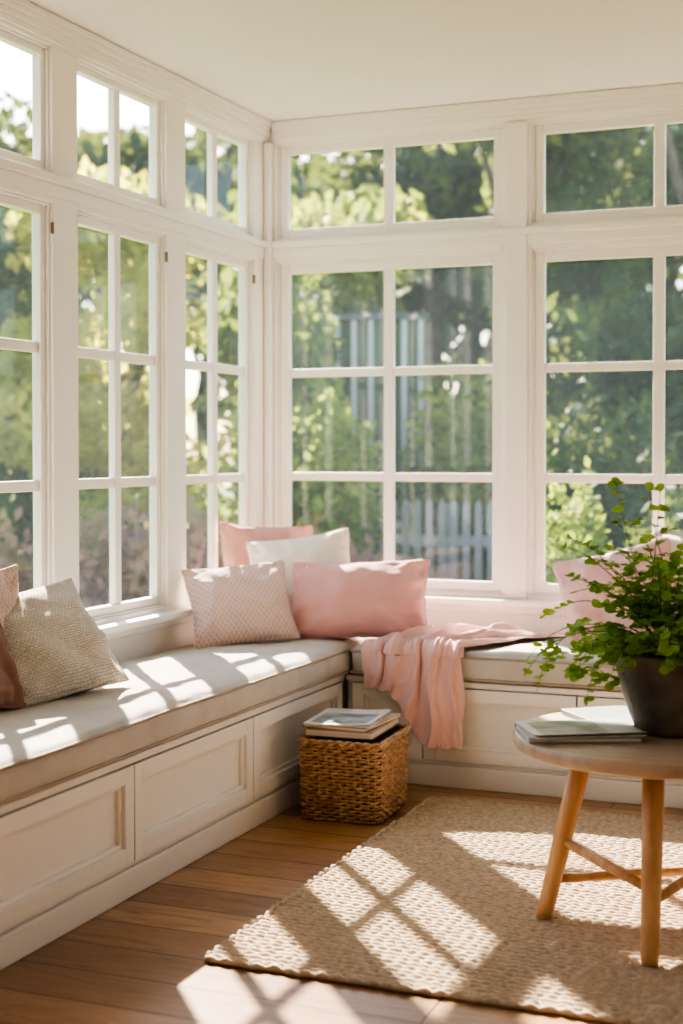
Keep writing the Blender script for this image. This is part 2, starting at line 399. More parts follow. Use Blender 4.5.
bench('window_bench', (0.609, 4.39, -0.576, -0.001), 'y', [(0.635,0.92),(0.92,1.50),(1.50,2.08),(2.08,2.66),(2.66,3.24),(3.24,3.82)],
      'white panelled window bench under the wide garden windows')

# ---------------------------------------------------------------- soft things
def lin_dense(h, r, step):
    a = [-h + r*(1-cos(t*pi/2/5)) for t in range(5)]
    n = max(2, int((2*h-2*r)/step))
    b = [-h+r + (2*h-2*r)*i/n for i in range(n+1)]
    return a + b + [-v for v in reversed(a)]
def soft_box(name, cx, cy, z0, hx, hy, hz, r, bulge, mat, parent, base, seed=0, step=0.05, wr=0.004):
    X, Y, Z = lin_dense(hx, r, step), lin_dense(hy, r, step), lin_dense(hz, r*0.95, 0.012)
    idx = {}; V = []; F = []
    def vid(i,j,k):
        key = (i,j,k)
        if key not in idx:
            p = Vector((X[i],Y[j],Z[k]))
            q = Vector((max(-hx+r,min(hx-r,p.x)), max(-hy+r,min(hy-r,p.y)), max(-hz+r,min(hz-r,p.z))))
            d = p-q
            if d.length > 1e-7: p = q + d.normalized()*min(r, d.length if d.length<r*0.999 else r)
            ex = min(hx-abs(p.x), hy-abs(p.y))
            f = 1-math.exp(-max(0,ex)/0.08)
            if p.z > 0: p.z += bulge*max(0,f)
            sb = 0.007*max(0, 1-(Z[k]/hz)**2)
            if hy-abs(Y[j]) < 0.006: p.y += sb*(1 if p.y>0 else -1)*(0 if p.y>0 else 1)
            if hx-abs(X[i]) < 0.006: p.x += sb*(1 if p.x>0 else 0)
            w = noise.noise(Vector((p.x*3.1+seed, p.y*3.1, p.z*9)))*wr*1.3 + noise.noise(Vector((p.x*11+seed, p.y*11, p.z*14)))*wr*0.7
            if p.z > -hz*0.6:
                p.z += w*(1 if p.z>0 else 0.3)
                w2 = noise.noise(Vector((p.x*13+seed, p.y*13, p.z*6)))*wr
                if abs(p.x)/hx > 0.93: p.x += w2*(1 if p.x>0 else -1)
                if hy-abs(p.y) < 0.02: p.y += w2*(1 if p.y>0 else -1)
            idx[key] = len(V); V.append((p.x+cx, p.y+cy, p.z+z0+hz))
        return idx[key]
    nx, ny, nz = len(X)-1, len(Y)-1, len(Z)-1
    for i in range(nx):
        for j in range(ny):
            F.append((vid(i,j,0),vid(i,j+1,0),vid(i+1,j+1,0),vid(i+1,j,0)))
            F.append((vid(i,j,nz),vid(i+1,j,nz),vid(i+1,j+1,nz),vid(i,j+1,nz)))
    for i in range(nx):
        for k in range(nz):
            F.append((vid(i,0,k),vid(i+1,0,k),vid(i+1,0,k+1),vid(i,0,k+1)))
            F.append((vid(i,ny,k),vid(i,ny,k+1),vid(i+1,ny,k+1),vid(i+1,ny,k)))
    for j in range(ny):
        for k in range(nz):
            F.append((vid(0,j,k),vid(0,j,k+1),vid(0,j+1,k+1),vid(0,j+1,k)))
            F.append((vid(nx,j,k),vid(nx,j+1,k),vid(nx,j+1,k+1),vid(nx,j,k+1)))
    return mk(name, V, F, mat, base, parent, True)
def rrect(cx, cy, hx, hy, r, n=8, z=0):
    P = []
    for (sx, sy, a0) in ((1,1,0),(-1,1,90),(-1,-1,180),(1,-1,270)):
        for i in range(n+1):
            a = radians(a0+90*i/n)
            P.append((cx+sx*(hx-r)+r*cos(a), cy+sy*(hy-r)+r*sin(a), z))
    return P
def densify(P, step, closed=True):
    out = []; m = len(P)
    for i in range(m if closed else m-1):
        a, b = Vector(P[i]), Vector(P[(i+1)%m]); n = max(1, int((b-a).length/step))
        for k in range(n): out.append(a.lerp(b, k/n))
    if not closed: out.append(Vector(P[-1]))
    return out
def seat_cushion(x0,x1,y0,y1,label,seed):
    base = ((x0+x1)/2,(y0+y1)/2,BT+0.001)
    e = empty('seat_cushion', base); thing(e, label, 'cushion')
    hx, hy = (x1-x0)/2, (y1-y0)/2
    soft_box('cover', base[0], base[1], BT+0.002, hx, hy, 0.053, 0.028, 0.016, M_seat, e, base, seed, step=0.03, wr=0.008)
    g = Geo()
    for z in (BT+0.014, BT+0.095):
        P = densify(rrect(base[0], base[1], hx+0.001, hy+0.001, 0.02, z=z), 0.05)
        P = [Vector((p.x,p.y,p.z+noise.noise(Vector((p.x*4+seed,p.y*4,0)))*0.003)) for p in P]
        g.tube(P, 0.0062, 6, closed=True)
    g.obj('piping', M_pipe, base=base, parent=e, smooth=True)
    return e
seat_cushion(0.014, 0.616, -4.48, -0.014, 'long greige linen bench cushion with piped edges in the sun', 1.0)
seat_cushion(0.632, 2.30, -0.616, -0.014, 'greige linen bench cushion under the wide windows', 9.0)
seat_cushion(2.322, 4.37, -0.616, -0.014, 'greige linen bench cushion at the far end of the bench', 13.0)
SZ = BT+0.122

def pillow(name, loc, w, h, t, mat, yaw, lean, roll, label, seed=0, pipe=None, sag=0.0, conc=0.085, nf=1.0):
    """local: x width, z height (0..h), y thickness; faces -y"""
    e = empty(name, loc, (radians(-lean), radians(roll), radians(yaw)))
    thing(e, label, 'pillow', 'scatter pillows on the window seat')
    n = 44; V = []; F = []; idx = {}
    def rim(u, v):
        x = w/2*u*(1-conc*(1-v*v)*abs(u)**2); z = h/2*v*(1-conc*(1-u*u)*abs(v)**2)
        k = max(0, abs(u)+abs(v)-1.86)/0.14
        x *= 1-0.02*k; z *= 1-0.02*k
        z += -sag*(1-u*u)*(0.5+0.5*v)
        wob = 0.006
        x += wob*noise.noise(Vector((u*2+seed,v*3,7))); z += wob*noise.noise(Vector((u*3+seed,v*2,9)))
        return x, z + h/2
    for side in (-1, 1):
        for i in range(n+1):
            for j in range(n+1):
                edge = i in (0,n) or j in (0,n)
                if edge and side == 1: continue
                u = -cos(pi*i/n); v = -cos(pi*j/n)
                u = 0.6*u+0.4*(2*i/n-1); v = 0.6*v+0.4*(2*j/n-1)
                x, z = rim(u, v)
                f = max(0,(1-abs(u)**2.0))**0.55*max(0,(1-abs(v)**2.0))**0.55
                y = side*t/2*f*(1.0-0.10*v)
                ew = (1-f)
                wv = noise.noise(Vector((u*2.4+seed, v*2.4, side*2)))*0.020 + noise.noise(Vector((u*6+seed, v*6, side*5)))*0.016*ew
                ang = math.atan2(v,u)
                wv += 0.006*sin(ang*14+seed+3*noise.noise(Vector((u,v,seed))))*ew*min(1,f*4)
                wv -= 0.016*math.exp(-((abs(u)-abs(v))**2)/0.012)*ew*min(1,f*3)*(0.5+0.5*noise.noise(Vector((seed,u,v))))
                y += nf*wv*min(1,f*3)*side
                idx[(side,i,j)] = len(V); V.append((x,y,z))
    gi = lambda s,i,j: idx.get((s,i,j), idx.get((-1,i,j)))
    for i in range(n):
        for j in range(n):
            F.append((gi(-1,i,j),gi(-1,i+1,j),gi(-1,i+1,j+1),gi(-1,i,j+1)))
            F.append((gi(1,i,j),gi(1,i,j+1),gi(1,i+1,j+1),gi(1,i+1,j)))
    mk('cover', V, F, mat, parent=e, smooth=True)
    P = []
    for i in range(n): P.append(V[idx[(-1,i,0)]])
    for j in range(n): P.append(V[idx[(-1,n,j)]])
    for i in range(n,0,-1): P.append(V[idx[(-1,i,n)]])
    for j in range(n,0,-1): P.append(V[idx[(-1,0,j)]])
    g = Geo(); g.tube(P, 0.0035, 6, closed=True); g.obj('seam', pipe or mat, parent=e, smooth=True)
    return e
# corner group
pillow('throw_pillow', (0.180,-0.36,SZ), 0.42, 0.44, 0.15, M_coral, 48, 12, 3, 'square coral pillow leaning in the corner of the window seat', 1)
pillow('throw_pillow', (0.400,-0.46,SZ), 0.42, 0.42, 0.17, M_cream, 22, 20, -8, 'square cream linen pillow leaning behind the pink lumbar pillow', 2)
pillow('lumbar_pillow', (0.622,-0.52,SZ+0.002), 0.565, 0.335, 0.20, M_pink, 15, 28, -1, 'long dusty pink lumbar pillow in front of the cream pillow', 3, nf=1.0)
pillow('throw_pillow', (0.285,-0.780,SZ), 0.41, 0.335, 0.17, M_lat, 40, 30, -4, 'pink and cream lattice woven pillow beside the hinged window', 4, nf=0.9)
# near the left wall
pillow('throw_pillow', (0.125,-2.19,SZ), 0.38, 0.38, 0.10, M_lat, 84, 5, -3, 'pale patterned pillow standing behind the rust pillow', 12)
pillow('throw_pillow', (0.235,-2.40,SZ), 0.40, 0.34, 0.13, M_rust, 80, 22, 0, 'rust brown pillow leaning on the pale patterned pillow', 5)
pillow('throw_pillow', (0.315,-2.04,SZ-0.0), 0.46, 0.39, 0.18, M_beige, 72, 38, -6, 'chunky cream grey woven pillow leaning on the window sill', 6)
# right
pillow('throw_pillow', (1.625,-0.31,SZ), 0.46, 0.39, 0.18, M_blush, 4, 22, -14, 'blush pink pillow resting against the sill behind the plant', 7)
pillow('throw_pillow', (1.90,-0.20,SZ), 0.48, 0.42, 0.14, M_cream, 4, 14, 3, 'large pale cream pillow standing against the window sill', 8)

# throw blanket ------------------------------------------------------
def blanket():
    base = (0.93,-0.4,SZ)
    ns, nt_ = 170, 200
    V = []; F = []
    for i in range(ns+1):
        for j in range(nt_+1):
            t = j/nt_
            Ld = 0.13 + 0.18*min(1, max(0,(t-0.32)/0.26))**1.3 + 0.03*t + 0.006*sin(t*37+1)
            Lt, r = 0.50, 0.03; Lc = r*pi/2
            a = (Lt+Lc+Ld)*i/ns
            fr = min(1, a/Lt)
            xb = 0.78+0.62*t**0.9; xf = 0.69+0.40*t
            yb = -0.24+0.16*t - 0.02*sin(t*pi*3)
            x = xb+(xf-xb)*fr**1.15
            x += 0.05*(0.5-t)*sin(pi*fr)
            nz = noise.noise(Vector((a*2.6,t*2.0,0)))
            nz2 = noise.noise(Vector((a*5.0+3,t*5.0,4)))
            ph = pi*4.6*t + 2.8*fr + 2.8*nz + 1.0*nz2
            f1 = (1-abs(sin(ph)))**1.4
            f2 = (1-abs(sin(ph*2.1+1.3+a*5+1.8*noise.noise(Vector((a*6,t*4,9))))))**1.6
            roll = 0.5+0.5*sin(ph*1.0+0.8)
            hang = a >= Lt
            env = 0.55+0.65*sin(pi*min(1,a/Lt)*0.9) if not hang else 1.0
            vary = 0.55+0.8*(0.5+0.5*noise.noise(Vector((t*4.5,2,8))))
            amp = 0.003+(0.028*f1*env*vary + 0.012*f2 + 0.014*roll*env + 0.012*noise.noise(Vector((a*7,t*7,3))))
            if not hang: amp += 0.018*(1-abs(sin(a*11+t*4+2.5*nz)))**1.7*sin(pi*fr)
            edge = min(1, min(t,1-t)*7); amp = 0.003+max(0,amp)*(0.2+0.8*edge)
            x += 0.008*cos(ph*2)*(1 if hang else fr)
            if a < Lt:
                y = yb+(-0.60-yb)*fr; z = SZ+0.003+amp*min(1,0.15+a*6); p = (x,y,z)
            elif a < Lt+Lc:
                th = (a-Lt)/r; rr = r+amp
                p = (x, -0.603-rr*sin(th), SZ+0.003-r+rr*cos(th))
            else:
                d = a-Lt-Lc
                x += -0.08*d*(t-0.5) + 0.012*sin(d*14+t*5)
                p = (x, -0.603-r-amp*(1+0.3*d), SZ+0.003-r-d)
            V.append(p)
    for i in range(ns):
        for j in range(nt_):
            k = i*(nt_+1)+j
            F.append((k,k+nt_+1,k+nt_+2,k+1))
    o = mk('throw_blanket', V, F, M_throw, base=base, smooth=True)
    s = o.modifiers.new('thick','SOLIDIFY'); s.thickness = 0.0022; s.offset = 1
    thing(o, 'rumpled soft pink throw blanket draped over the bench cushion', 'blanket')
blanket()

# ---------------------------------------------------------------- rug
def rug():
    x0,x1,y0,y1 = 1.03, 3.75, -2.56, -0.82
    st = 0.0044; nx = int((x1-x0)/st); ny = int((y1-y0)/st)
    row, knot = 0.025, 0.033
    V = []; F = []
    for j in range(ny+1):
        y = y0+(y1-y0)*j/ny
        for i in range(nx+1):
            x = x0+(x1-x0)*i/nx
            yy = y + 0.010*noise.noise(Vector((x*2.5,y*2.5,0))) + 0.002*noise.noise(Vector((x*10,y*10,6)))
            q = yy/row; rI = math.floor(q); fy = abs(sin(pi*q))**0.75
            kx = x/knot+0.5*(rI%2)+0.6*noise.noise(Vector((x*8,rI*1.7,2)))
            fx = abs(sin(pi*(kx+0.5*(q-rI)*(1 if rI%2 else -1))))**0.7
            z = 0.002+0.015*fy*(0.70+0.30*fx) + 0.0018*noise.noise(Vector((x*30,y*30,1)))
            z = max(z, 0.0008)
            xe = x; ye = y
            if i in (0,nx) or j in (0,ny): z = 0.0005
            if i < 3: xe += 0.008*noise.noise(Vector((0,y*30,0)))
            if j < 3: ye += 0.010*noise.noise(Vector((x*25,0,0)))
            V.append((xe,ye,z))
    for j in range(ny):
        for i in range(nx):
            k = j*(nx+1)+i
            F.append((k,k+1,k+nx+2,k+nx+1))
    base = ((x0+x1)/2,(y0+y1)/2,0)
    e = empty('area_rug', base); thing(e, 'chunky woven natural jute rug on the plank floor', 'rug')
    mk('weave', V, F, M_jute, base=base, parent=e, smooth=True)
    g = Geo()
    P = densify(rrect(base[0],base[1],(x1-x0)/2+0.004,(y1-y0)/2+0.004,0.015,3,z=0.009), 0.010)
    P = [Vector((p.x+0.008*noise.noise(Vector((p.x*16,p.y*16,0))),p.y+0.008*noise.noise(Vector((p.x*16,p.y*16,5))),p.z+0.002*sin(i*1.5))) for i,p in enumerate(P)]
    g.tube(P, 0.0085, 6, closed=True, rads=[0.0085+0.002*sin(i*1.5) for i in range(len(P))])
    g.obj('braided_edge', M_jute, base=base, parent=e, smooth=True)
rug()

# ---------------------------------------------------------------- basket
def basket():
    cx, cy, hx, hy, H = 0.827, -1.055, 0.142, 0.176, 0.262
    base = (cx,cy,0)
    e = empty('wicker_basket', base, (0,0,radians(3))); thing(e, 'square honey brown wicker basket with magazines on top', 'basket')
    g = Geo()
    P0 = densify(rrect(cx,cy,hx,hy,0.02,4), 0.0055); n = len(P0)
    stakes = 48
    for r in range(23):
        z = 0.008+r*0.0112
        k = z/H; sc = 0.94+0.06*k
        path = []; rr = []
        for j in range(n):
            p = P0[j]; nx = Vector((p.x-cx,p.y-cy,0)); 
            nn = Vector((nx.x/hx, nx.y/hy, 0)); nn = Vector((nn.x**5, nn.y**5, 0)); nn.normalize()
            off = 0.0058*sin(pi*stakes*j/n + pi*(r%2))
            path.append(Vector((cx+nx.x*sc, cy+nx.y*sc, z+0.0018*noise.noise(Vector((p.x*30,p.y*30,r*1.3)))))+nn*off)
            rr.append(0.0050+0.0010*noise.noise(Vector((p.x*40,p.y*40,r*2.1))))
        g.tube(path, 0.0050, 6, closed=True, rads=rr)
    g.obj('weave', M_wick, base=base, parent=e, smooth=True)
    g = Geo()
    for s in range(stakes):
        p = P0[int((s+0.0)*n/stakes)%n]; nx = Vector((p.x-cx,p.y-cy,0))
        g.tube([(cx+nx.x*0.94,cy+nx.y*0.94,0.003),(cx+nx.x,cy+nx.y,H)], 0.0038, 6)
    g.obj('stake', M_wick, base=base, parent=e, smooth=True)['kind'] = 'stuff'
    g = Geo()
    for s in range(2):
        path = []
        for j in range(n):
            p = P0[j]; a = j*0.55+pi*s; nx = Vector((p.x-cx,p.y-cy,0))
            path.append((cx+nx.x*(1.01+0.03*cos(a)), cy+nx.y*(1.01+0.03*cos(a)), H+0.006+0.0055*sin(a)))
        g.tube(path, 0.0066, 6, closed=True)
    g.obj('rim', M_wick, base=base, parent=e, smooth=True)
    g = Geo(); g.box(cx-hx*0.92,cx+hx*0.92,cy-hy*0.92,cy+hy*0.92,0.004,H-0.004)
    g.obj('inner_shade', M_wickd, base=base, parent=e)  # dark box filling the basket, painted as its shaded inside
    return H+0.019
BH = basket()

def book(name, loc, w, d, h, yaw, cm, label, cat='book', soft=False, group=None, pic=None):
    """w along local x, d along local y, spine at -x"""
    e = empty(name, loc, (0,0,radians(yaw))); thing(e, label, cat, group)
    ct = 0.0012 if soft else 0.0028; ov = 0.001 if soft else 0.004
    g = Geo()
    if soft:
        n = 10
        for k in range(n+1):
            u = k/n; x = -w/2+w*u; lift = 0.006*max(0,(u-0.45)/0.55)**2
            for (yy) in (-d/2, d/2):
                g.v += [(x, yy, h-ct+lift), (x, yy, h+lift)]
        for k in range(n):
            b = k*4
            g.f += [(b+1,b+5,b+7,b+3),(b,b+2,b+6,b+4),(b,b+4,b+5,b+1),(b+2,b+3,b+7,b+6)]
        g.f += [(0,1,3,2),(n*4,n*4+2,n*4+3,n*4+1)]
        g.box(-w/2,w/2,-d/2,d/2,0,ct); g.box(-w/2-0.001,-w/2+ct,-d/2,d/2,ct*0.5,h-ct*0.5)
        g.obj('cover', cm, parent=e)
    else:
        g.box(-w/2,w/2,-d/2,d/2,0,ct); g.box(-w/2,w/2,-d/2,d/2,h-ct,h); g.box(-w/2-0.001,-w/2+ct,-d/2,d/2,ct*0.5,h-ct*0.5)
        g.obj('cover', cm, parent=e, bevel=0.0006)
    g = Geo(); g.box(-w/2+ct,w/2-ov,-d/2+ov,d/2-ov,ct,h-ct); g.obj('page_block', M_paper, parent=e)
    if pic:
        g = Geo(); n = 10
        for k in range(n+1):
            u = 0.08+0.84*k/n; x = -w/2+w*u; lift = 0.006*max(0,(u-0.45)/0.55)**2
            g.v += [(x,-d*0.42,h+lift+0.0005),(x,d*0.2,h+lift+0.0005)]
        g.f = [(2*k,2*k+2,2*k+3,2*k+1) for k in range(n)]
        g.obj('cover_picture', pic, parent=e)
    return e
G1 = 'books stacked on the wicker basket'
book('book', (0.815,-1.04,BH), 0.24, 0.32, 0.024, 3, M_cover2, 'tan clothbound book at the bottom of the stack', group=G1)
book('book', (0.812,-1.04,BH+0.0245), 0.235, 0.31, 0.014, -3, M_cover2, 'tan covered book in the middle of the stack', group=G1)
book('magazine', (0.80,-1.05,BH+0.039), 0.235, 0.30, 0.005, 6, M_cover1, 'glossy magazine with a grey picture cover on the basket', 'magazine', True, G1, M_pic1)

# ---------------------------------------------------------------- table
def table():
    c = Vector((2.015,-1.925,0)); R = 0.375; TZ = 0.518; fz = 0.015
    base = tuple(c)
    e = empty('side_table', base); thing(e, 'round wooden table with three splayed legs on the rug', 'table')
    g = Geo()
    g.lathe([(0.001,TZ-0.040),(R-0.016,TZ-0.040),(R-0.005,TZ-0.034),(R,TZ-0.022),(R,TZ-0.010),(R-0.004,TZ-0.002),(R-0.01,TZ),(0.001,TZ)], c, 72)
    g.obj('tabletop', M_oaktop, base=base, parent=e, smooth=True).modifiers.new('es','EDGE_SPLIT')
    ang = [188, 276, 52]; feet = []
    for a in ang:
        d = Vector((cos(radians(a)), sin(radians(a)), 0))
        p0 = c+d*0.295+Vector((0,0,fz)); p1 = c+d*0.185+Vector((0,0,TZ-0.03)); feet.append((p0,p1))
        g = Geo(); g.tube([p0, p0.lerp(p1,0.06), p0.lerp(p1,0.5), p1], 0.02, 20, rads=[0.0205,0.0225,0.0255,0.028])
        g.obj('leg', M_oak, base=base, parent=e, smooth=True)
    for (i,j,h1,h2) in ((0,1,0.44,0.36),(0,2,0.22,0.24),(1,2,0.30,0.34)):
        a = feet[i][0].lerp(feet[i][1],h1); b = feet[j][0].lerp(feet[j][1],h2)
        g = Geo(); g.tube([a, a.lerp(b,0.5), b], 0.011, 14, rads=[0.0115,0.014,0.0115])
        g.obj('stretcher', M_oak, base=base, parent=e, smooth=True)
    g = Geo(); g.lathe([(0.0,TZ-0.056),(0.225,TZ-0.056),(0.225,TZ-0.038),(0.0,TZ-0.038)], c, 48)
    g.obj('apron', M_oak, base=base, parent=e)
    return TZ
TZ = table()
G2 = 'books lying on the round table'
book('book', (1.885,-1.79,TZ+0.001), 0.21, 0.27, 0.014, 40, M_cover3, 'grey covered book at the back of the round table', group=G2)
book('book', (1.825,-2.03,TZ+0.001), 0.215, 0.29, 0.014, -66, M_cover3, 'slim grey book lying under the magazine on the table', group=G2)
book('magazine', (1.832,-2.03,TZ+0.0155), 0.215, 0.285, 0.004, -60, M_cover4, 'glossy magazine with a green picture cover on the table', 'magazine', True, G2, M_pic2)

# ---------------------------------------------------------------- plant
def plant():
    c = Vector((2.042,-1.90,TZ+0.001)); base = tuple(c)
    e = empty('potted_plant', base); thing(e, 'leafy green fern in a dark stone pot on the round table', 'plant')
    g = Geo()
    g.lathe([(0.0,0.0),(0.080,0.0),(0.090,0.006),(0.108,0.05),(0.128,0.11),(0.141,0.165),(0.144,0.185),(0.148,0.188),(0.149,0.205),(0.145,0.211),(0.134,0.210),(0.130,0.19),(0.125,0.15)], c, 56)
    g.obj('pot', M_pot, base=base, parent=e, smooth=True)
    g = Geo(); g.lathe([(0.0,0.182),(0.06,0.184),(0.128,0.176)], c, 40); g.obj('soil', M_soil, base=base, parent=e, smooth=True)
    rnd = random.Random(31)
    gs = Geo(); LV = []; LF = []
    def leaf(p, d, nrm, s):
        d = d.normalized(); sd = d.cross(nrm)
        if sd.length < 1e-4: sd = d.orthogonal()
        sd.normalize(); nn = sd.cross(d)
        i = len(LV); s *= 1.02
        pts = [(0,0,0),(0.25,0.42,0.06),(0.60,0.58,0.05),(0.92,0.36,-0.04),(1.0,0.0,-0.12),(0.92,-0.36,-0.04),(0.60,-0.58,0.05),(0.25,-0.42,0.06),(0.55,0,-0.04)]
        for (a,b,h) in pts: LV.append(tuple(p+d*a*s+sd*b*s+nn*h*s))
        for k in range(8): LF.append((i+k, i+(k+1)%8, i+8))
    for f in range(56):
        az = rnd.uniform(0, 2*pi); 
        el = radians(rnd.uniform(30, 88)); Ln = rnd.uniform(0.16, 0.34)
        if f < 11: az = radians(rnd.uniform(155, 245)); el = radians(rnd.uniform(20,55)); Ln = rnd.uniform(0.28,0.42)
        if 11 <= f < 19: az = radians(rnd.uniform(100,260)); el = radians(rnd.uniform(66,86)); Ln = rnd.uniform(0.34,0.46)
        if f >= 48: az = radians(rnd.uniform(170,330)); el = radians(rnd.uniform(10,40)); Ln = rnd.uniform(0.16,0.24)
        d = Vector((cos(az)*cos(el), sin(az)*cos(el), sin(el)))
        p = c+Vector((cos(az)*0.06*rnd.random(), sin(az)*0.06*rnd.random(), 0.19)); path = [p.copy()]
        n = 18; st = Ln/n; droop = rnd.uniform(0.03, 0.09)
        if f < 11: droop = rnd.uniform(0.06,0.13)
        for k in range(n):
            d = (d+Vector((rnd.uniform(-.10,.10), rnd.uniform(-.10,.10), rnd.uniform(-.03,.03)-droop*(0.4+1.6*k/n)))).normalized()
            p = p+d*st
            rad = ((p.x-c.x)**2+(p.y-c.y)**2)**0.5
            if rad < 0.16 and p.z < c.z+0.225: p.z = c.z+0.225
            path.append(p.copy())
            if k >= 4:
                side = d.cross(Vector((0,0,1))); side.normalize()
                for sg in (-1,1):
                    if rnd.random() < 0.60:
                        if k % 4 == 0 and k < n-2:
                            q = p.copy(); bd = (d*0.5+side*sg*0.9+Vector((0,0,rnd.uniform(-.1,.3)))).normalized(); bp = [q.copy()]
                            for m in range(rnd.randint(2,4)):
                                bd = (bd+Vector((0,0,-0.12))).normalized(); q = q+bd*0.021; bp.append(q.copy())
                                bs = bd.cross(Vector((0,0,1))); 
                                for s2 in (-1,1):
                                    leaf(q, bd*0.5+bs*s2+Vector((0,0,rnd.uniform(-.3,.3))), Vector((rnd.uniform(-.6,.6),rnd.uniform(-.9,.3),1)), rnd.uniform(0.013,0.026))
                            leaf(q, bd, Vector((0,0,1)), 0.02)
                            gs.tube(bp, 0.0007, 4)
                        else:
                            leaf(p, d*0.4+side*sg+Vector((0,0,rnd.uniform(-.3,.4))), Vector((rnd.uniform(-.6,.6),rnd.uniform(-.9,.3),1)), rnd.uniform(0.016,0.032))
        leaf(p, d, Vector((0,0,1)), 0.024)
        gs.tube(path, 0.0014, 5, rads=[0.0018-0.0011*k/n for k in range(n+1)])
    gs.obj('stem', M_stem, base=base, parent=e, smooth=True)
    o = mk('foliage', LV, LF, M_fern, base, e, True); o['kind'] = 'stuff'
plant()

# ---------------------------------------------------------------- garden
GZ = -0.25
g = Geo(); g.box(-40, 30, -20, 45, GZ-0.2, GZ); o = g.obj('lawn', M_lawn, base=(0,0,GZ)); thing(o, 'green garden lawn outside the windows', 'grass'); o['kind'] = 'stuff'
def foliage(name, blobs, n, size, mat, base, parent, seed):
    rnd = random.Random(seed); V = []; F = []
    vol = [b[1][0]*b[1][1]*b[1][2] for b in blobs]
    for _ in range(n):
        b = rnd.choices(blobs, vol)[0]
        d = Vector((rnd.gauss(0,1),rnd.gauss(0,1),rnd.gauss(0,1))).normalized()
        rr = rnd.random()**0.45*(1+0.25*noise.noise(d*2.5+Vector((seed,0,0))))
        p = Vector((b[0][0]+d.x*b[1][0]*rr, b[0][1]+d.y*b[1][1]*rr, b[0][2]+d.z*b[1][2]*rr))
        if p.z < GZ+0.25: continue
        a = Vector((rnd.gauss(0,1),rnd.gauss(0,1),rnd.gauss(0,1))).normalized(); c = a.orthogonal().normalized()
        s = size*rnd.uniform(0.6,1.4); i = len(V)
        V += [tuple(p-a*s), tuple(p+c*s*0.5), tuple(p+a*s), tuple(p-c*s*0.5)]
        F.append((i,i+1,i+2,i+3))
    o = mk(name, V, F, mat, base, parent); o['kind'] = 'stuff'; return o
def tree(x, y, h, rad, mat, n, seed, label, leaf=0.10, low=0.3):
    base = (x,y,GZ); rnd = random.Random(seed)
    e = empty('tree', base); thing(e, label, 'tree', 'garden trees')
    g = Geo(); top = Vector((x+rnd.uniform(-.4,.4), y+rnd.uniform(-.4,.4), GZ+h*0.75))
    mid = Vector((x+rnd.uniform(-.2,.2), y, GZ+h*0.35))
    g.tube([Vector(base), mid, top], 0.12, 10, rads=[0.16,0.12,0.04])
    blobs = []
    for k in range(9):
        z = GZ+h*(low+(1-low)*rnd.random()*0.85); a = rnd.uniform(0,2*pi); r = rad*rnd.uniform(0.2,0.65)
        cpt = Vector((x+r*cos(a), y+r*sin(a), z)); g.tube([mid.lerp(top,rnd.random()*0.6), cpt], 0.04, 6, rads=[0.05,0.015])
        q = rad*rnd.uniform(0.4,0.62); blobs.append((tuple(cpt),(q,q,q*0.75)))
    g.obj('trunk', M_bark, base=base, parent=e, smooth=True)
    foliage('foliage', blobs, n, leaf, mat, base, e, seed)
T = 'leafy green garden tree in sunlight'
tree(-5.4, 5.2, 4.2, 1.2, M_leafd, 6000, 1, 'dark green garden tree beside the yellow green tree', leaf=0.08, low=0.15)
tree(-3.9, 5.2, 3.9, 1.15, M_leafy, 7000, 2, 'sunlit yellow green garden tree', leaf=0.07, low=0.15)
tree(-2.9, 7.7, 5.0, 1.5, M_leafm, 7000, 3, T, low=0.2)
tree(-1.0, 8.0, 6.4, 1.7, M_leaf, 7500, 4, T, low=0.2)
tree(0.9, 7.2, 6.5, 1.7, M_leafd, 8000, 5, 'dense dark green garden tree', low=0.2)
tree(2.9, 7.6, 6.3, 1.8, M_leafd, 4500, 6, 'dense dark green garden tree', low=0.2)
tree(-7.6, 7.4, 6.0, 1.8, M_leafd, 6000, 7, T, low=0.25)
tree(-2.7, 10.8, 7.8, 1.7, M_leafd, 7000, 8, 'tall dense dark green garden tree', leaf=0.13, low=0.4)
for i,(x,y,h) in enumerate([(-12.0,9.0,7.6),(-9.5,10.4,6.2),(-6.3,11.8,6.0),(-3.4,13.4,6.8),(-0.6,13.6,6.8),(2.4,14,6.8)]):
    tree(x, y, h, 2.5, M_leafd if i > 1 else M_leaf, 8500 if i > 1 else 6000, 20+i, 'tall dense green tree behind the garden', leaf=0.16, low=0.1)
def hedge(x, y, rx, ry, h, mat, n, seed, label, name='hedge', leaf=0.06):
    base = (x,y,GZ); rnd = random.Random(seed)
    blobs = [((x+rnd.uniform(-1,1)*rx*0.7, y+rnd.uniform(-1,1)*ry*0.7, GZ+h*rnd.uniform(0.25,0.6)), (rx*0.45,ry*0.55,h*0.42)) for _ in range(10)]
    o = foliage(name, blobs, n, leaf, mat, base, None, seed); thing(o, label, 'bush')
    del o['kind']
hedge(-4.4, 3.0, 1.2, 0.5, 1.25, M_leafr, 4500, 41, 'reddish flowering shrub outside the hinged windows', 'shrub')
hedge(-2.3, 3.3, 0.9, 0.5, 1.2, M_leafr, 4500, 42, 'reddish flowering shrub beside the picket fence', 'shrub')
hedge(0.84, 2.55, 0.26, 0.32, 1.42, M_leafm, 2600, 43, 'bright green shrub just outside the window', 'shrub', 0.04)
hedge(1.35, 3.4, 0.6, 0.4, 1.3, M_leafd, 4500, 44, 'dark green shrub below the wide garden window', 'shrub', 0.05)
hedge(-0.85, 3.7, 0.7, 0.35, 0.95, M_leafr, 2200, 45, 'low reddish shrub in front of the picket fence', 'shrub')
hedge(-1.75, 4.4, 0.75, 0.4, 2.1, M_leafm, 5000, 46, 'leafy green shrub at the end of the picket fence', 'shrub', 0.055)
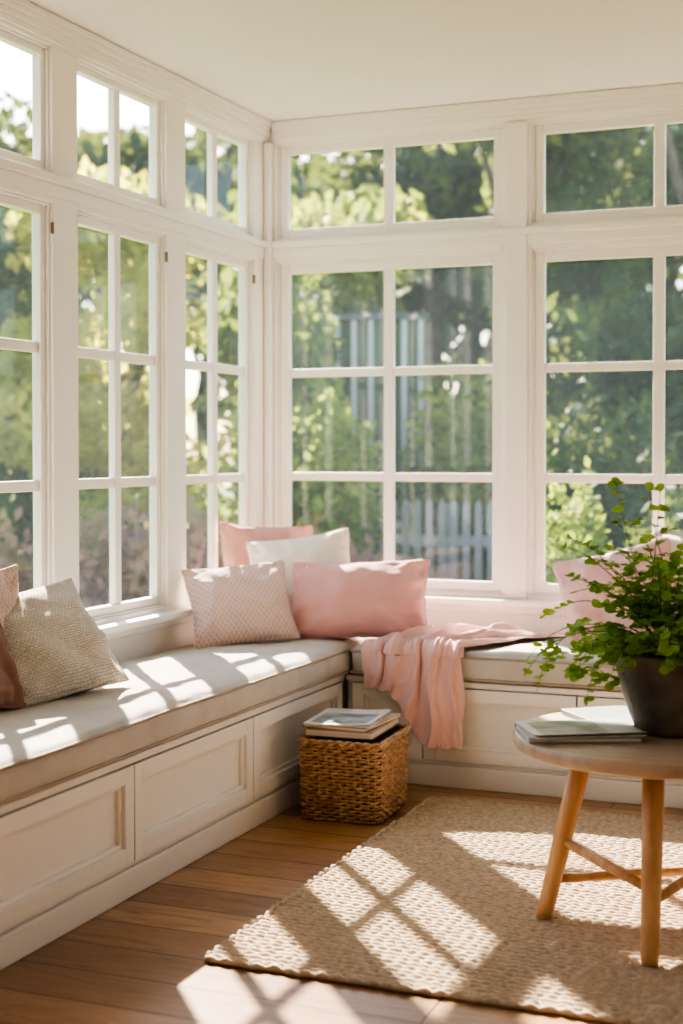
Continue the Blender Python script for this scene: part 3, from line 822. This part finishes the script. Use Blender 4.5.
hedge(-0.55, 5.75, 0.8, 0.4, 2.3, M_leafm, 4500, 47, 'green shrub standing behind the picket fence', 'shrub', 0.06)
hedge(0.45, 5.0, 0.7, 0.45, 1.9, M_leafd, 4500, 48, 'dark green shrub at the end of the picket fence', 'shrub', 0.06)
hedge(-2.25, 5.4, 0.42, 0.35, 3.4, M_leaf, 3600, 49, 'tall leafy green shrub beside the added pale bars', 'shrub', 0.07)
# picket fence
def fence():
    x0, x1, y = -2.0, 0.35, 5.1
    base = ((x0+x1)/2,y,GZ); e = empty('picket_fence', base); thing(e, 'grey white picket fence in the shade of the garden', 'fence')
    g = Geo()
    x = x0
    while x < x1:
        i = len(g.v); w = 0.055; h = 1.12
        for yy in (y-0.01,y+0.01):
            g.v += [(x,yy,GZ+0.05),(x+w,yy,GZ+0.05),(x+w,yy,GZ+h-0.06),(x+w/2,yy,GZ+h),(x,yy,GZ+h-0.06)]
        g.f += [(i,i+1,i+2,i+3,i+4),(i+9,i+8,i+7,i+6,i+5)]+[(i+k,i+5+k,i+5+(k+1)%5,i+(k+1)%5) for k in range(5)]
        x += 0.10
    o = g.obj('picket', M_fence, base=base, parent=e); o['kind'] = 'stuff'
    g = Geo(); g.box(x0,x1,y+0.01,y+0.05,GZ+0.25,GZ+0.33)
    g.obj('rail', M_fence, base=base, parent=e)
    g = Geo(); g.box(x0,x1,y+0.01,y+0.05,GZ+0.75,GZ+0.83)
    g.obj('rail', M_fence, base=base, parent=e)
    for k in range(3):
        g = Geo(); xx = x0+k*(x1-x0)/2; g.box(xx-0.05,xx+0.05,y+0.05,y+0.15,GZ,GZ+1.08)
        g.obj('post', M_fence, base=base, parent=e)
fence()
def reflection_bars():  # added shape whose pale bars stand in for reflections in the window glass
    x,y = -1.75, 6.15; base = (x,y,GZ); e = empty('reflection_bars', base, (0,0,radians(18))); thing(e, 'pale upright bars added in the garden to stand for window reflections', 'reflection_bars')
    g = Geo(); g.box(-0.55,0.35,-0.25,0.25,0,2.60); g.obj('pane', M_reflback, parent=e)
    g = Geo()
    for k in range(7):
        a = -0.53+k*0.143; g.box(a-0.022,a+0.022,-0.30,-0.25,0,2.61)
    g.obj('pale_bar', M_reflbar, parent=e)
    g = Geo(); g.v = [(-0.6,-0.33,2.61),(0.4,-0.33,2.61),(0.4,0.33,2.61),(-0.6,0.33,2.61),(-0.6,0,2.70),(0.4,0,2.70)]
    g.f = [(0,1,5,4),(2,3,4,5),(0,4,3),(1,2,5),(0,3,2,1)]; g.obj('roof', M_roof, parent=e)
reflection_bars()
def house():
    x,y = -9.6, 4.6; base = (x,y,GZ); e = empty('house', base, (0,0,radians(30))); thing(e, 'grey clapboard neighbouring house with pitched roof', 'house')
    g = Geo(); g.box(-1.8,1.8,-1.2,1.2,0,1.9); g.obj('siding', M_siding, parent=e)
    g = Geo(); g.v = [(-2.0,-1.4,1.85),(2.0,-1.4,1.85),(2.0,1.4,1.85),(-2.0,1.4,1.85),(-2.0,0,2.7),(2.0,0,2.7)]
    g.f = [(0,1,5,4),(2,3,4,5),(0,4,3),(1,2,5),(0,3,2,1)]; g.obj('roof', M_roof, parent=e)
    for a in (-1.1,0.1,1.2):
        g = Geo(); g.box(a-0.3,a+0.3,-1.24,-1.2,0.7,1.6); g.obj('window', M_fence, parent=e)
house()

# ---------------------------------------------------------------- light
w = bpy.data.worlds.new('World'); S.world = w; w.use_nodes = True
nt = w.node_tree; nt.nodes.clear()
sky = nt.nodes.new('ShaderNodeTexSky'); sky.sky_type = 'NISHITA'; sky.sun_disc = False
sky.sun_elevation = radians(37); sky.sun_rotation = radians(-40); sky.air_density = 1.1; sky.dust_density = 1.4; sky.ozone_density = 1.1
bg = nt.nodes.new('ShaderNodeBackground'); bg.inputs['Strength'].default_value = 0.50
wo = nt.nodes.new('ShaderNodeOutputWorld')
nt.links.new(sky.outputs[0], bg.inputs['Color']); nt.links.new(bg.outputs[0], wo.inputs['Surface'])

sd = Vector((0.85,-1.0,-1.0)).normalized()
L = bpy.data.lights.new('sun', 'SUN'); L.energy = 32; L.angle = radians(0.7); L.color = (1.0,0.88,0.73)
lo = bpy.data.objects.new('sun', L); lo.rotation_euler = sd.to_track_quat('-Z','Y').to_euler(); lo.location = (-8,9,10); COL.objects.link(lo)
A = bpy.data.lights.new('room_fill', 'AREA'); A.energy = 9; A.size = 2.4; A.size_y = 1.6; A.shape = 'RECTANGLE'; A.color = (1.0,0.92,0.85)
ao = bpy.data.objects.new('room_fill', A); ao.location = (3.4,-6.6,2.0); COL.objects.link(ao)
ao.rotation_euler = (Vector((0.6,-1,0.8))-ao.location).to_track_quat('-Z','Y').to_euler()

# ---------------------------------------------------------------- camera
cam = bpy.data.cameras.new('camera'); co = bpy.data.objects.new('camera', cam); COL.objects.link(co)
cam.sensor_fit = 'VERTICAL'; cam.sensor_height = 24; cam.sensor_width = 16; cam.lens = 24*1440/1024
pitch = 1.23
cam.shift_y = -31/1024
co.location = (2.65,-5.67,1.25)
co.rotation_euler = (radians(90-pitch), 0, radians(22.1))
cam.dof.use_dof = True; cam.dof.focus_distance = 4.4; cam.dof.aperture_fstop = 1.3
cam.clip_start = 0.05; cam.clip_end = 200
S.camera = co
